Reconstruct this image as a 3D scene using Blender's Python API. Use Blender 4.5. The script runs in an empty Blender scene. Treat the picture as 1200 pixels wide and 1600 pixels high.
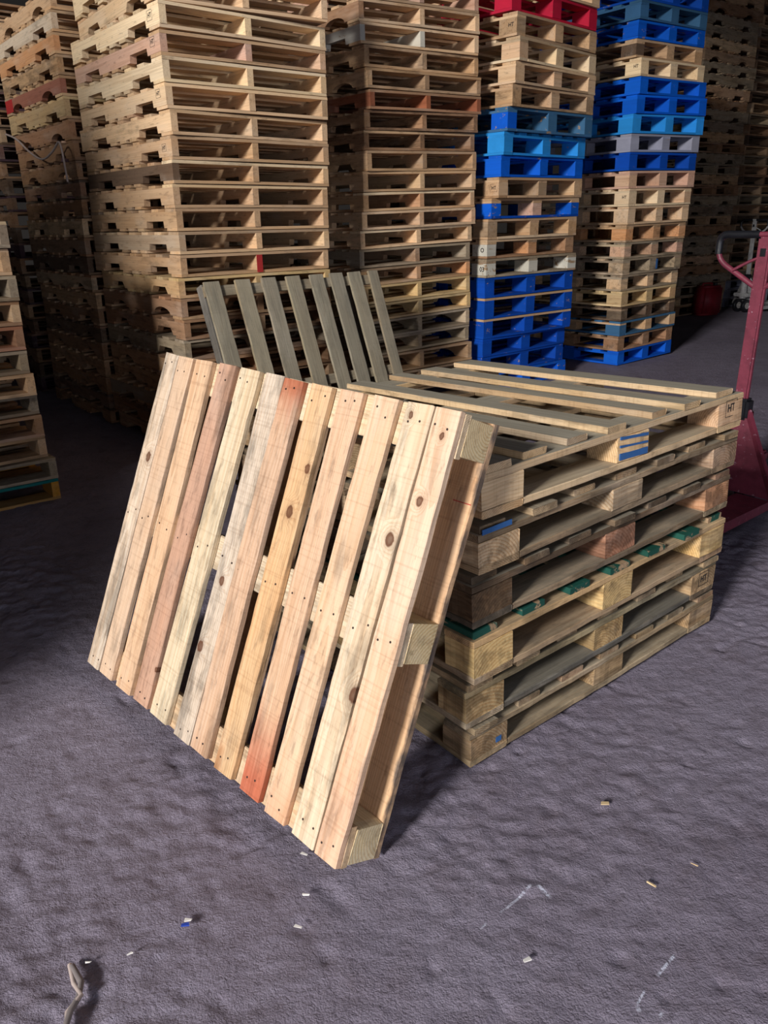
import bpy, bmesh, math, random
import numpy as np
from math import sin, cos, radians, pi, sqrt
from mathutils import Vector, Matrix

C = bpy.context.scene.collection
scene = bpy.context.scene
V = Vector

# ------------------------------------------------------------------ camera
CAM_H, PITCH, ROLL, FPX = 1.3335, 0.36221, -0.01966, 1202.0
cd = bpy.data.cameras.new('camera'); cam = bpy.data.objects.new('camera', cd); C.objects.link(cam)
fw = V((0, cos(PITCH), -sin(PITCH))); up0 = V((0, sin(PITCH), cos(PITCH))); rt0 = V((1, 0, 0))
rt = rt0*cos(ROLL) + up0*sin(ROLL); up = up0*cos(ROLL) - rt0*sin(ROLL)
cam.matrix_world = Matrix(((rt.x, up.x, -fw.x, 0), (rt.y, up.y, -fw.y, 0), (rt.z, up.z, -fw.z, CAM_H), (0, 0, 0, 1)))
cd.sensor_fit = 'VERTICAL'; cd.sensor_height = 24.0; cd.lens = 24.0*FPX/1600.0
cd.clip_start = 0.02; cd.clip_end = 100
scene.camera = cam

# ------------------------------------------------------------------ light
scene.view_settings.view_transform = 'Standard'
try: scene.view_settings.look = 'None'
except Exception: pass
scene.view_settings.gamma = 1.0
scene.view_settings.exposure = 0.0
scene.view_settings.use_curve_mapping = False
world = bpy.data.worlds.new('world'); scene.world = world; world.use_nodes = True
bg = world.node_tree.nodes['Background']; bg.inputs[0].default_value = (0.55, 0.65, 1.0, 1); bg.inputs[1].default_value = 0.02

def area(name, loc, target, sx, sy, watts, col):
    l = bpy.data.lights.new(name, 'AREA'); l.shape = 'RECTANGLE'; l.size = sx; l.size_y = sy
    l.energy = watts; l.color = col
    o = bpy.data.objects.new(name, l); C.objects.link(o); o.location = loc
    o.rotation_euler = (V(target) - V(loc)).to_track_quat('-Z', 'Y').to_euler()
    return o
# daylight: a door behind and left of the photographer; plus two added fills, one low behind, one overhead on the right
area('door_daylight', (-8.3, -9.8, 6.3), (-0.2, 3.0, 0.9), 2.3, 2.4, 3650, (1.0, 0.965, 0.92))
area('low_fill', (2.4, -3.6, 1.2), (0.8, 3.0, 0.9), 3.4, 1.8, 95, (0.86, 0.90, 1.0))
area('overhead_fill', (3.0, -0.8, 6.3), (2.6, 1.0, 0.0), 3.0, 3.0, 50, (0.80, 0.84, 1.0))

# ------------------------------------------------------------------ helpers
def srgb(r, g, b):
    f = lambda c: (c/255/12.92) if c/255 <= .04045 else ((c/255+.055)/1.055)**2.4
    return (f(r), f(g), f(b))

def link(name, me, mat=None, parent=None, loc=(0, 0, 0), rot=(0, 0, 0), col=None, kind=None):
    o = bpy.data.objects.new(name, me); C.objects.link(o)
    if mat and me is not None and not me.materials: me.materials.append(mat)
    if mat and me is not None and me.materials[0] != mat:
        o.material_slots[0].link = 'OBJECT'; o.material_slots[0].material = mat
    o.parent = parent; o.location = loc; o.rotation_euler = rot
    if col: o.color = col if len(col) == 4 else (*col, 0.3)
    if kind: o['kind'] = kind
    return o

def thing(name, label, cat, loc=(0, 0, 0), rot=(0, 0, 0), group=None):
    o = bpy.data.objects.new(name, None); C.objects.link(o); o.empty_display_size = .1
    o.location = loc; o.rotation_euler = rot; o['label'] = label; o['category'] = cat
    if group: o['group'] = group
    return o

def tag(o, label, cat, group=None):
    o['label'] = label; o['category'] = cat
    if group: o['group'] = group
    return o

def mesh_from(verts, faces, name='mesh', smooth=False):
    me = bpy.data.meshes.new(name); me.from_pydata([tuple(v) for v in verts], [], faces); me.update()
    if smooth: me.polygons.foreach_set('use_smooth', [True]*len(me.polygons))
    return me

# a sawn board: long axis X, width Y, thickness Z, centred; chamfered, slightly crooked
BC = {}
def board(L, W, T, hero=False, variant=0, bow=0.0):
    key = (round(L, 3), round(W, 3), round(T, 4), hero, variant, bow)
    if key in BC: return BC[key]
    rnd = random.Random(hash((round(L*1000), round(W*1000), round(T*10000), hero, variant)))
    if hero:
        seg = max(6, int(L/.045)); c = min(.0022, T*.12)
        prof = [(-W/2+c, -T/2), (W/2-c, -T/2), (W/2, -T/2+c), (W/2, T/2-c), (W/2-c, T/2), (-W/2+c, T/2), (-W/2, T/2-c), (-W/2, -T/2+c)]
        wy = 0.0012; ph = rnd.uniform(0, 6); cr = rnd.uniform(-.0018, .0018)
    else:
        seg = 2 if L > .5 else 1; c = 0
        prof = [(-W/2, -T/2), (W/2, -T/2), (W/2, T/2), (-W/2, T/2)]
        wy = 0.0025; ph = rnd.uniform(0, 6); cr = rnd.uniform(-.002, .002)
    n = len(prof); vs = []
    for i in range(seg+1):
        t = i/seg; x = (t-.5)*L
        oy = cr*sin(pi*t)*2; oz = bow*sin(pi*t) + cr*.5*sin(2*pi*t+ph)
        jl, jr = rnd.uniform(-wy, wy), rnd.uniform(-wy, wy)
        for (y, z) in prof:
            e = rnd.uniform(-wy, wy)*.35
            vs.append((x + (rnd.uniform(-.0015, .0015) if i in (0, seg) else 0), y + oy + (jr if y > 0 else jl) + e, z + oz))
    fs = [[i*n+j, i*n+(j+1) % n, (i+1)*n+(j+1) % n, (i+1)*n+j][::-1] for i in range(seg) for j in range(n)]
    fs.append(list(range(n))[::-1]); fs.append([seg*n+j for j in range(n)])
    me = mesh_from(vs, [f[::-1] for f in fs], 'board'); 
    BC[key] = me
    return me

def prism(poly, T, name='prism'):        # poly in (x,z), extruded along Y by T, centred
    n = len(poly)
    vs = [(x, -T/2, z) for x, z in poly] + [(x, T/2, z) for x, z in poly]
    fs = [list(range(n)), [n+i for i in range(n)][::-1]] + [[i, n+i, n+(i+1) % n, (i+1) % n] for i in range(n)]
    me = mesh_from(vs, fs, name)
    bm = bmesh.new(); bm.from_mesh(me); bmesh.ops.recalc_face_normals(bm, faces=bm.faces); bm.to_mesh(me); bm.free()
    return me

def stringer_mesh(L, H, T, shape):
    key = ('st', round(L, 3), round(H, 3), T, shape)
    if key in BC: return BC[key]
    nd = .036; nw = .23; h0 = -H/2; pts = [(-L/2, H/2), (-L/2, h0)]
    for cx in (-L*.275, L*.275):
        a, b = cx-nw/2, cx+nw/2
        if shape == 0:   pts += [(a, h0), (a+.006, h0+nd), (b-.006, h0+nd), (b, h0)]
        elif shape == 1: pts += [(a, h0)] + [(cx-nw/2*cos(t*pi/8), h0+nd*1.1*sin(t*pi/8)) for t in range(1, 8)] + [(b, h0)]
        else:            pts += [(a, h0), (a+.03, h0+nd*1.05), (b-.03, h0+nd*1.05), (b, h0)]
    pts += [(L/2, h0), (L/2, H/2)]
    BC[key] = prism(pts, T, 'stringer'); return BC[key]

def tube(pts, r, name='tube', res=10, cyclic=False):
    cu = bpy.data.curves.new(name, 'CURVE'); cu.dimensions = '3D'; cu.bevel_depth = r; cu.bevel_resolution = max(1, res//4)
    cu.use_fill_caps = True
    sp = cu.splines.new('POLY'); sp.points.add(len(pts)-1); sp.use_cyclic_u = cyclic
    for p, q in zip(sp.points, pts): p.co = (*q, 1)
    o = bpy.data.objects.new('tmp', cu); C.objects.link(o)
    dg = bpy.context.evaluated_depsgraph_get(); me = bpy.data.meshes.new_from_object(o.evaluated_get(dg))
    bpy.data.objects.remove(o); bpy.data.curves.remove(cu)
    me.name = name; me.polygons.foreach_set('use_smooth', [True]*len(me.polygons)); me.materials.clear()
    return me

def rounded(points, rad, n=6):           # round the corners of a polyline
    out = [V(points[0])]
    for a, b, c in zip(points, points[1:], points[2:]):
        a, b, c = V(a), V(b), V(c); u = (a-b).normalized(); w = (c-b).normalized()
        r = min(rad, (a-b).length*.49, (c-b).length*.49); p, q = b+u*r, b+w*r
        for i in range(n+1):
            t = i/n; out.append(p*(1-t)**2 + b*2*t*(1-t) + q*t*t)
    out.append(V(points[-1])); return out

def box(sx, sy, sz, bev=.004, cz=0):
    bm = bmesh.new(); bmesh.ops.create_cube(bm, size=1)
    bmesh.ops.scale(bm, vec=(sx, sy, sz), verts=bm.verts); bmesh.ops.translate(bm, vec=(0, 0, cz), verts=bm.verts)
    if bev: bmesh.ops.bevel(bm, geom=list(bm.edges), offset=bev, segments=2, affect='EDGES')
    me = bpy.data.meshes.new('box'); bm.to_mesh(me); bm.free(); return me

# ------------------------------------------------------------------ materials
class NT:
    def __init__(s, name):
        s.m = bpy.data.materials.new(name); s.m.use_nodes = True; s.t = s.m.node_tree; s.t.nodes.clear()
        s.out = s.t.nodes.new('ShaderNodeOutputMaterial'); s.b = s.t.nodes.new('ShaderNodeBsdfPrincipled')
        s.t.links.new(s.b.outputs[0], s.out.inputs[0])
    def n(s, typ, **kw):
        x = s.t.nodes.new(typ)
        for k, v in kw.items(): setattr(x, k, v)
        return x
    def set(s, sock, v):
        if isinstance(v, bpy.types.NodeSocket): s.t.links.new(v, sock)
        elif v is not None:
            if hasattr(sock.default_value, '__len__') and not hasattr(v, '__len__'): v = (v,)*3
            if hasattr(sock.default_value, '__len__') and len(sock.default_value) == 4 and len(v) == 3: v = (*v, 1)
            sock.default_value = v
    def math(s, op, a, b=None, c=None, clamp=False):
        x = s.n('ShaderNodeMath', operation=op, use_clamp=clamp)
        for i, v in enumerate((a, b, c)): s.set(x.inputs[i], v) if v is not None else None
        return x.outputs[0]
    def vmath(s, op, a, b=None):
        x = s.n('ShaderNodeVectorMath', operation=op); s.set(x.inputs[0], a)
        if b is not None: s.set(x.inputs[1], b)
        return x.outputs['Value'] if op in ('LENGTH', 'DISTANCE', 'DOT_PRODUCT') else x.outputs[0]
    def noise(s, vec, scale=1, detail=2, rough=.5, w=None):
        x = s.n('ShaderNodeTexNoise', noise_dimensions='4D' if w is not None else '3D')
        s.set(x.inputs['Vector'], vec); s.set(x.inputs['Scale'], scale); s.set(x.inputs['Detail'], detail); s.set(x.inputs['Roughness'], rough)
        if w is not None: s.set(x.inputs['W'], w)
        return x.outputs[0]
    def ss(s, v, a, b, lo=0., hi=1.):
        x = s.n('ShaderNodeMapRange', interpolation_type='SMOOTHSTEP', clamp=True)
        for i, q in enumerate((v, a, b, lo, hi)): s.set(x.inputs[i], q)
        return x.outputs[0]
    def mix(s, f, a, b, mode='MIX'):
        x = s.n('ShaderNodeMix', data_type='RGBA', blend_type=mode, clamp_factor=True)
        s.set(x.inputs[0], f); s.set(x.inputs[6], a); s.set(x.inputs[7], b); return x.outputs[2]
    def bump(s, h, strength, dist):
        x = s.n('ShaderNodeBump'); s.set(x.inputs['Height'], h); x.inputs['Strength'].default_value = strength; x.inputs['Distance'].default_value = dist
        s.t.links.new(x.outputs[0], s.b.inputs['Normal'])

def wood_material(name, knots=(), stains=(), far=False, paint=False, ring_k=1.0):
    """solid pine: growth rings round a pith off the board, fibre, saw marks, dirt.
    object colour = wood (or paint) colour, its alpha = dirt (or wear); 'weather' = greying of the flat faces"""
    s = NT(name)
    tc = s.n('ShaderNodeTexCoord'); oi = s.n('ShaderNodeObjectInfo'); rnd = oi.outputs['Random']
    p = tc.outputs['Object']; nrm = tc.outputs['Normal']
    w = s.math('MULTIPLY', rnd, 57.0); rnd2 = s.math('FRACT', s.math('MULTIPLY', rnd, 37.7))
    sx = s.n('ShaderNodeSeparateXYZ'); s.set(sx.inputs[0], p); X, Y, Z = sx.outputs
    ns = s.n('ShaderNodeSeparateXYZ'); s.set(ns.inputs[0], nrm)
    endg = s.math('GREATER_THAN', s.math('ABSOLUTE', ns.outputs[0]), .8)
    flat = s.math('GREATER_THAN', s.math('ABSOLUTE', ns.outputs[2]), .8)
    y0 = s.math('MULTIPLY_ADD', rnd, .16, -.08); z0 = s.math('MULTIPLY_ADD', rnd2, -.10, -.03)
    wob = s.noise(s.vmath('MULTIPLY', p, (1.1, 4, 4)), 1, 2, .5, w)
    dy = s.math('SUBTRACT', Y, y0); dz = s.math('SUBTRACT', Z, z0)
    r = s.math('SQRT', s.math('ADD', s.math('MULTIPLY', dy, dy), s.math('MULTIPLY', dz, dz)))
    r = s.math('MULTIPLY_ADD', wob, .035, r)
    kd_mask = None; fz = s.math('SUBTRACT', s.noise(s.vmath('MULTIPLY', p, (90, 90, 90)), 1, 2, .5), .5) if knots else None
    for (kx, ky, kr) in knots:
        ex = s.math('DIVIDE', s.math('SUBTRACT', s.math('MULTIPLY_ADD', fz, .008, X), kx), 1.35); ey = s.math('SUBTRACT', s.math('MULTIPLY_ADD', fz, -.007, Y), ky)
        d = s.math('SQRT', s.math('ADD', s.math('MULTIPLY', ex, ex), s.math('MULTIPLY', ey, ey)))
        r = s.math('MULTIPLY_ADD', s.ss(d, kr*3.2, 0.0), .022, r)
        km = s.ss(d, kr*1.15, kr*.75)
        core = s.ss(d, kr*.9, kr*.2)
        kk = s.math('MULTIPLY_ADD', core, -.12, .95); kk = s.math('MULTIPLY', kk, km)
        halo = s.math('MULTIPLY', s.ss(d, kr*2.0, kr*.9), .22)
        kk = s.math('MAXIMUM', kk, halo)
        kd_mask = kk if kd_mask is None else s.math('MAXIMUM', kd_mask, kk)
    spacing = s.math('MULTIPLY_ADD', rnd2, .0022*ring_k, .0038*ring_k)
    ring = s.math('FRACT', s.math('DIVIDE', r, spacing))
    late = s.ss(ring, .35, .95)
    fibre = s.noise(s.vmath('MULTIPLY', p, (3.5, 170, 170)), 1, 2, .6, w)
    blot = s.noise(s.vmath('MULTIPLY', p, (2.5, 11, 11)), 1, 3, .55, w)
    base = oi.outputs['Color']
    hue = s.mix(s.math('MULTIPLY', s.ss(blot, .42, .75), .5), base, s.mix(1.0, base, (.96, .82, .68), 'MULTIPLY'))
    wood = s.mix(s.math('MULTIPLY', late, s.math('MULTIPLY_ADD', endg, .38, .42)), hue, s.mix(1.0, hue, (.74, .60, .47), 'MULTIPLY'))
    pale = s.noise(s.vmath('MULTIPLY', p, (3.2, 9, 9)), 1, 3, .6, s.math('ADD', w, 45.0))
    wood = s.mix(s.math('MULTIPLY', s.ss(pale, .48, .72), .35), wood, s.mix(.55, wood, srgb(205, 196, 184)))
    v = s.math('MULTIPLY_ADD', fibre, .5, .75); 
    wood = s.mix(1.0, wood, v, 'MULTIPLY')
    if not far:
        saw = s.noise(s.vmath('MULTIPLY', p, (120, 3, 3)), 1, 2, .6, w)
        wood = s.mix(s.math('MULTIPLY', s.ss(saw, .50, .70), .34), wood, s.mix(1.0, wood, (.62, .55, .5), 'MULTIPLY'))
    # dirt and mould
    dn = s.noise(s.vmath('MULTIPLY', p, (4, 16, 16)), 1, 5, .65, s.math('ADD', w, 9.0))
    amt = oi.outputs['Alpha']
    thr = s.math('MULTIPLY_ADD', amt, -.30, .64)
    dm = s.ss(dn, thr, s.math('ADD', thr, .16))
    wood = s.mix(s.math('MULTIPLY', dm, s.math('MULTIPLY_ADD', amt, .5, .35)), wood, s.mix(1.0, wood, (.36, .37, .38), 'MULTIPLY'))
    sm = s.noise(s.vmath('MULTIPLY', p, (14, 60, 60)), 1, 4, .7, s.math('ADD', w, 21.0))
    wood = s.mix(s.math('MULTIPLY', s.ss(sm, s.math('MULTIPLY_ADD', amt, -.22, .62), .70), .62), wood, s.mix(1.0, wood, (.45, .43, .42), 'MULTIPLY'))
    streak = s.noise(s.vmath('MULTIPLY', p, (1.3, 45, 45)), 1, 3, .6, s.math('ADD', w, 33.0))
    wood = s.mix(s.math('MULTIPLY', s.ss(streak, .50, .70), .45), wood, s.mix(1.0, wood, (.60, .52, .46), 'MULTIPLY'))
    # weathering of the flat faces
    at = s.n('ShaderNodeAttribute', attribute_type='OBJECT', attribute_name='weather')
    wf = s.math('MULTIPLY', s.math('MULTIPLY', at.outputs['Fac'], flat), s.ss(blot, .2, .55, .75, 1.))
    grey = s.mix(fibre, srgb(112, 107, 96), srgb(188, 180, 162))
    wood = s.mix(wf, wood, grey)
    if knots: wood = s.mix(kd_mask, wood, s.mix(blot, srgb(105, 62, 38), srgb(70, 38, 24)))
    for (x0, x1, y0_, y1_, colr, st) in stains:
        g = s.noise(s.vmath('MULTIPLY', p, (9, 22, 22)), 1, 4, .6)
        xx = s.math('MULTIPLY_ADD', s.math('SUBTRACT', g, .5), .16, X)
        f = s.math('MULTIPLY', s.ss(xx, x0, x1), st)
        if y0_ is not None: f = s.math('MULTIPLY', f, s.ss(s.math('MULTIPLY_ADD', s.math('SUBTRACT', g, .5), .05, Y), y0_, y1_))
        wood = s.mix(f, wood, s.mix(1.0, wood, colr, 'MULTIPLY'))
    col = wood; rough = .78
    if paint:
        pc = s.mix(1.0, base, s.math('MULTIPLY_ADD', blot, .5, .72), 'MULTIPLY')
        pc = s.mix(1.0, pc, s.math('MULTIPLY_ADD', fibre, .3, .85), 'MULTIPLY')
        bare = s.mix(fibre, srgb(120, 100, 80), srgb(190, 160, 126))
        wn = s.noise(s.vmath('MULTIPLY', p, (7, 20, 20)), 1, 5, .7, s.math('ADD', w, 3.0))
        th = s.math('MULTIPLY_ADD', amt, -.32, .72)
        col = s.mix(s.ss(wn, th, s.math('ADD', th, .05)), pc, bare)
        rough = .6
    s.set(s.b.inputs['Base Color'], col); s.set(s.b.inputs['Roughness'], rough)
    s.b.inputs['Specular IOR Level'].default_value = .25
    if not far:
        h = s.math('ADD', s.math('MULTIPLY', fibre, .6), s.math('MULTIPLY', late, -.3)); h = s.math('MULTIPLY_ADD', dn, .6, h)
        s.bump(h, .55, .0012)
    return s.m

M_WOOD = wood_material('pine_wood'); M_BLOCK = wood_material('pine_block', ring_k=1.7); M_FAR = wood_material('pine_wood_stacked', far=True)
M_PAINT = wood_material('painted_wood', far=True, paint=True)

def metal_material(name, colr, wear, rough=.45, scratch=.5):
    s = NT(name); tc = s.n('ShaderNodeTexCoord'); p = tc.outputs['Object']
    n1 = s.noise(p, 14, 6, .7); n2 = s.noise(p, 60, 3, .6)
    c = s.mix(s.ss(n1, .35, .75), colr, s.mix(1.0, colr, (.55, .5, .55), 'MULTIPLY'))
    c = s.mix(s.math('MULTIPLY', s.ss(n2, .64, .72), scratch), c, wear)
    s.set(s.b.inputs['Base Color'], c); s.set(s.b.inputs['Roughness'], rough); s.bump(n2, .15, .002)
    return s.m
M_RED = metal_material('red_enamel', srgb(120, 48, 66), srgb(170, 140, 155), .5, .6)
M_DARKRED = metal_material('plastic_red', srgb(165, 34, 50), srgb(90, 20, 30), .55, .3)
M_BLACK = metal_material('black_rubber', srgb(28, 29, 34), srgb(70, 70, 78), .35, .2)
M_GREY = metal_material('grey_enamel', srgb(165, 166, 166), srgb(70, 66, 60), .55, .6)
M_STEEL = metal_material('bare_steel', srgb(170, 168, 165), srgb(90, 80, 70), .35, .3)
def plain(name, colr, rough=.7):
    s = NT(name); tc = s.n('ShaderNodeTexCoord'); n1 = s.noise(tc.outputs['Object'], 40, 4, .6)
    s.set(s.b.inputs['Base Color'], s.mix(1.0, colr, s.math('MULTIPLY_ADD', n1, .5, .75), 'MULTIPLY')); s.set(s.b.inputs['Roughness'], rough); return s.m
M_WHITE = plain('white_plastic', srgb(225, 222, 218), .5); M_BLUEP = plain('blue_plastic', srgb(40, 70, 170), .5)
M_INK = plain('black_ink', srgb(40, 34, 32), .8); M_REDINK = plain('red_spray', srgb(170, 40, 40), .8); M_BLUEINK = plain('blue_spray', srgb(44, 92, 150), .8)
M_GREEN = plain('green_spray', srgb(22, 78, 66), .8); M_NAIL = plain('rusty_nail', srgb(48, 34, 28), .7)
M_STRAP = plain('strap_plastic', srgb(180, 165, 160), .4)
M_WALL = plain('concrete_wall', srgb(58, 55, 54), .9)
# ------------------------------------------------------------------ setting
def value_noise(x, y, cell, seed):
    r = np.random.RandomState(seed); N = 512; g = r.rand(N, N)
    u, v = x/cell, y/cell; i, j = np.floor(u).astype(int), np.floor(v).astype(int); fu, fv = u-i, v-j
    fu = fu*fu*(3-2*fu); fv = fv*fv*(3-2*fv); i0, j0, i1, j1 = i % N, j % N, (i+1) % N, (j+1) % N
    return (g[i0, j0]*(1-fu)*(1-fv)+g[i1, j0]*fu*(1-fv)+g[i0, j1]*(1-fu)*fv+g[i1, j1]*fu*fv)-.5

def floor_mesh():
    xs = np.concatenate([np.linspace(-10, -2.2, 14)[:-1], np.arange(-2.2, 2.8, .009), np.linspace(2.8, 14, 18)])
    ys = np.concatenate([np.linspace(-7, .25, 10)[:-1], np.arange(.25, 3.2, .009), np.arange(3.2, 6, .03), np.linspace(6, 18, 18)])
    X, Y = np.meshgrid(xs, ys, indexing='ij'); nx, ny = X.shape
    a, b = X*.8+Y*.6, -X*.6+Y*.8
    h = value_noise(X, Y, .33, 1)*.005 + value_noise(a, b, .10, 2)*.0018
    m = np.clip(value_noise(a, b, .5, 8)*2.2+.6, .25, 1.2)
    h += m*(value_noise(X*.8+Y*.2, Y*1.1, .030, 3)*.0090 + value_noise(b*1.1+.3*a, a, .019, 4)*.0080)
    pit = value_noise(a, b, .05, 5); h -= np.clip(pit-.30, 0, 1)*.04; h += value_noise(a*.9, b*1.3, .055, 9)*.003
    h = h - .007; h[(X < -2.25) | (X > 2.75) | (Y < .3) | (Y > 5.9)] = -.0045
    co = np.stack([X, Y, h], -1).reshape(-1, 3)
    me = bpy.data.meshes.new('floor'); me.vertices.add(nx*ny); me.vertices.foreach_set('co', co.ravel())
    I, J = np.meshgrid(np.arange(nx-1), np.arange(ny-1), indexing='ij'); q = (I*ny+J).ravel()
    f = np.stack([q, q+ny, q+ny+1, q+1], -1)
    me.loops.add(f.size); me.loops.foreach_set('vertex_index', f.ravel())
    me.polygons.add(len(f)); me.polygons.foreach_set('loop_start', np.arange(len(f))*4); me.polygons.foreach_set('loop_total', np.full(len(f), 4))
    me.update(calc_edges=True); me.polygons.foreach_set('use_smooth', np.ones(len(f), bool)); return me

def floor_material():
    s = NT('dirty_asphalt'); tc = s.n('ShaderNodeTexCoord'); p = tc.outputs['Object']
    n1 = s.noise(p, 1.3, 5, .6); n2 = s.noise(p, 9, 6, .65); n3 = s.noise(p, 70, 5, .7); n4 = s.noise(p, 260, 3, .6)
    c = s.mix(s.ss(n1, .3, .7), srgb(122, 114, 130), srgb(138, 131, 148))
    c = s.mix(s.math('MULTIPLY', s.ss(n2, .45, .75), .5), c, srgb(92, 80, 88))
    c = s.mix(s.math('MULTIPLY', s.ss(n3, .5, .72), .55), c, srgb(78, 70, 82))
    c = s.mix(s.math('MULTIPLY', s.ss(n4, .58, .72), .35), c, srgb(172, 164, 176))
    # chalk scratches
    sx = s.n('ShaderNodeSeparateXYZ'); s.set(sx.inputs[0], p); X, Y = sx.outputs[0], sx.outputs[1]
    brk = s.ss(s.noise(p, 60, 3, .7), .36, .5)
    for (x0, y0, x1, y1, w) in CHALK:
        L = sqrt((x1-x0)**2+(y1-y0)**2); ux, uy = (x1-x0)/L, (y1-y0)/L
        dx, dy = s.math('SUBTRACT', X, x0), s.math('SUBTRACT', Y, y0)
        a = s.math('ADD', s.math('MULTIPLY', dx, ux), s.math('MULTIPLY', dy, uy))
        b = s.math('ABSOLUTE', s.math('SUBTRACT', s.math('MULTIPLY', dx, uy), s.math('MULTIPLY', dy, ux)))
        f = s.math('MULTIPLY', s.ss(b, w, w*.4), s.math('MULTIPLY', s.ss(a, 0, .01), s.ss(a, L, L-.01)))
        f = s.math('MULTIPLY', f, brk); c = s.mix(s.math('MULTIPLY', f, .75), c, srgb(205, 208, 228))
    s.set(s.b.inputs['Base Color'], c); s.set(s.b.inputs['Roughness'], .72); s.b.inputs['Specular IOR Level'].default_value = .3
    h = s.math('MULTIPLY_ADD', n3, .7, s.math('MULTIPLY', n2, .8)); h = s.math('MULTIPLY_ADD', n4, .3, h)
    s.bump(h, 1.0, .011); return s.m
CHALK = [(0.304, 1.261, 0.221, 1.187, 0.004), (0.195, 1.169, 0.174, 1.149, 0.003), (0.311, 1.261, 0.336, 1.223, 0.006), (0.552, 1.091, 0.496, 1.041, 0.004), (0.469, 1.018, 0.44, 0.984, 0.003), (0.441, 0.987, 0.443, 0.969, 0.006), (0.486, 0.973, 0.47, 0.959, 0.004)]
fl = link('floor', floor_mesh(), floor_material(), kind='structure')
def wall(name, sx, sy, sz, loc):
    o = link(name, box(sx, sy, sz, 0, sz/2), M_WALL, loc=loc, kind='structure'); return o
wall('wall_back', 24, .2, 6.5, (2, 17.6, -.02)); wall('wall_right', .2, 24, 6.5, (13.5, 5.6, -.02)); wall('wall_left', .2, 24, 6.5, (-9.6, 5.6, -.02))
link('ceiling', box(24, 24, .15, 0, .075), M_WALL, loc=(2, 5.6, 6.48), kind='structure')
# unseen blocker, added and stepped to keep the light off the deep left aisle
wp = link('light_blocker', prism([(-8.6, 0), (-2.1, 0), (-2.1, 1.05), (-2.5, 1.5), (-3.2, 1.95), (-3.5, 2.5), (-3.56, 3.6), (-8.6, 3.6)], .15), M_WALL, loc=(0, .5, -.02), kind='structure')

link('light_blocker', box(17, .15, 2.1, 0, 1.05), M_WALL, loc=(4.9, .5, 4.45), kind='structure')   # unseen upper blocker, added to shade the far right stacks

# ------------------------------------------------------------------ pallets
BLUE, LBLUE, DBLUE, GBLUE, RED, WHITE, PGREY = srgb(8, 92, 205), srgb(42, 142, 222), srgb(8, 72, 172), srgb(62, 106, 145), srgb(190, 30, 60), srgb(206, 202, 190), srgb(150, 152, 172)
GREEN = srgb(30, 78, 68)
PAINTS = {GREEN, BLUE, LBLUE, DBLUE, GBLUE, RED, WHITE, PGREY}
PINE, LPINE, MID, BROWN, DARK, OLD, PINK, ORANGE, YELL = srgb(212, 182, 148), srgb(222, 200, 166), srgb(190, 158, 124), srgb(156, 122, 94), srgb(100, 82, 68), srgb(156, 142, 122), srgb(196, 160, 140), srgb(202, 150, 106), srgb(204, 178, 132)
R = random.Random(7); MIXIN = [srgb(212, 182, 148), srgb(222, 200, 166), srgb(150, 124, 98), srgb(128, 116, 100), srgb(184, 142, 116), srgb(110, 90, 74)]
GAIN = 1.12
def jig(c, v=.10, rr=R):
    if c not in PAINTS and rr.random() < .38:
        q = rr.choice(MIXIN); f = rr.uniform(.2, .6); c = tuple(a*(1-f)+b*f for a, b in zip(c, q))
    k = (1+rr.uniform(-v, v))*(GAIN if c not in PAINTS else 1); w = rr.uniform(-.06, .06)
    return (min(1, c[0]*k*(1+w*.4)), min(1, c[1]*k), min(1, c[2]*k*(1-w)))

def put(name, me, mat, parent, loc, rotz, col, dirt, weather=0.0, rot=None):
    o = link(name, me, mat, parent, loc, rot or (0, 0, rotz), (*col, dirt))
    o['weather'] = weather
    return o

def root_matrix(x, y, z, yaw, tx, ty):
    X = V((cos(yaw), sin(yaw), tx)).normalized(); Y = V((-sin(yaw), cos(yaw), ty)); Y = (Y - X*Y.dot(X)).normalized(); Z = X.cross(Y)
    return Matrix(((X.x, Y.x, Z.x, x), (X.y, Y.y, Z.y, y), (X.z, Y.z, Z.z, z), (0, 0, 0, 1)))

def place(o, x, y, z, yaw, tx, ty=0.0):
    m = root_matrix(x, y, z, yaw, tx, ty); o.location = (x, y, z); o.rotation_euler = m.to_euler()

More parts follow.
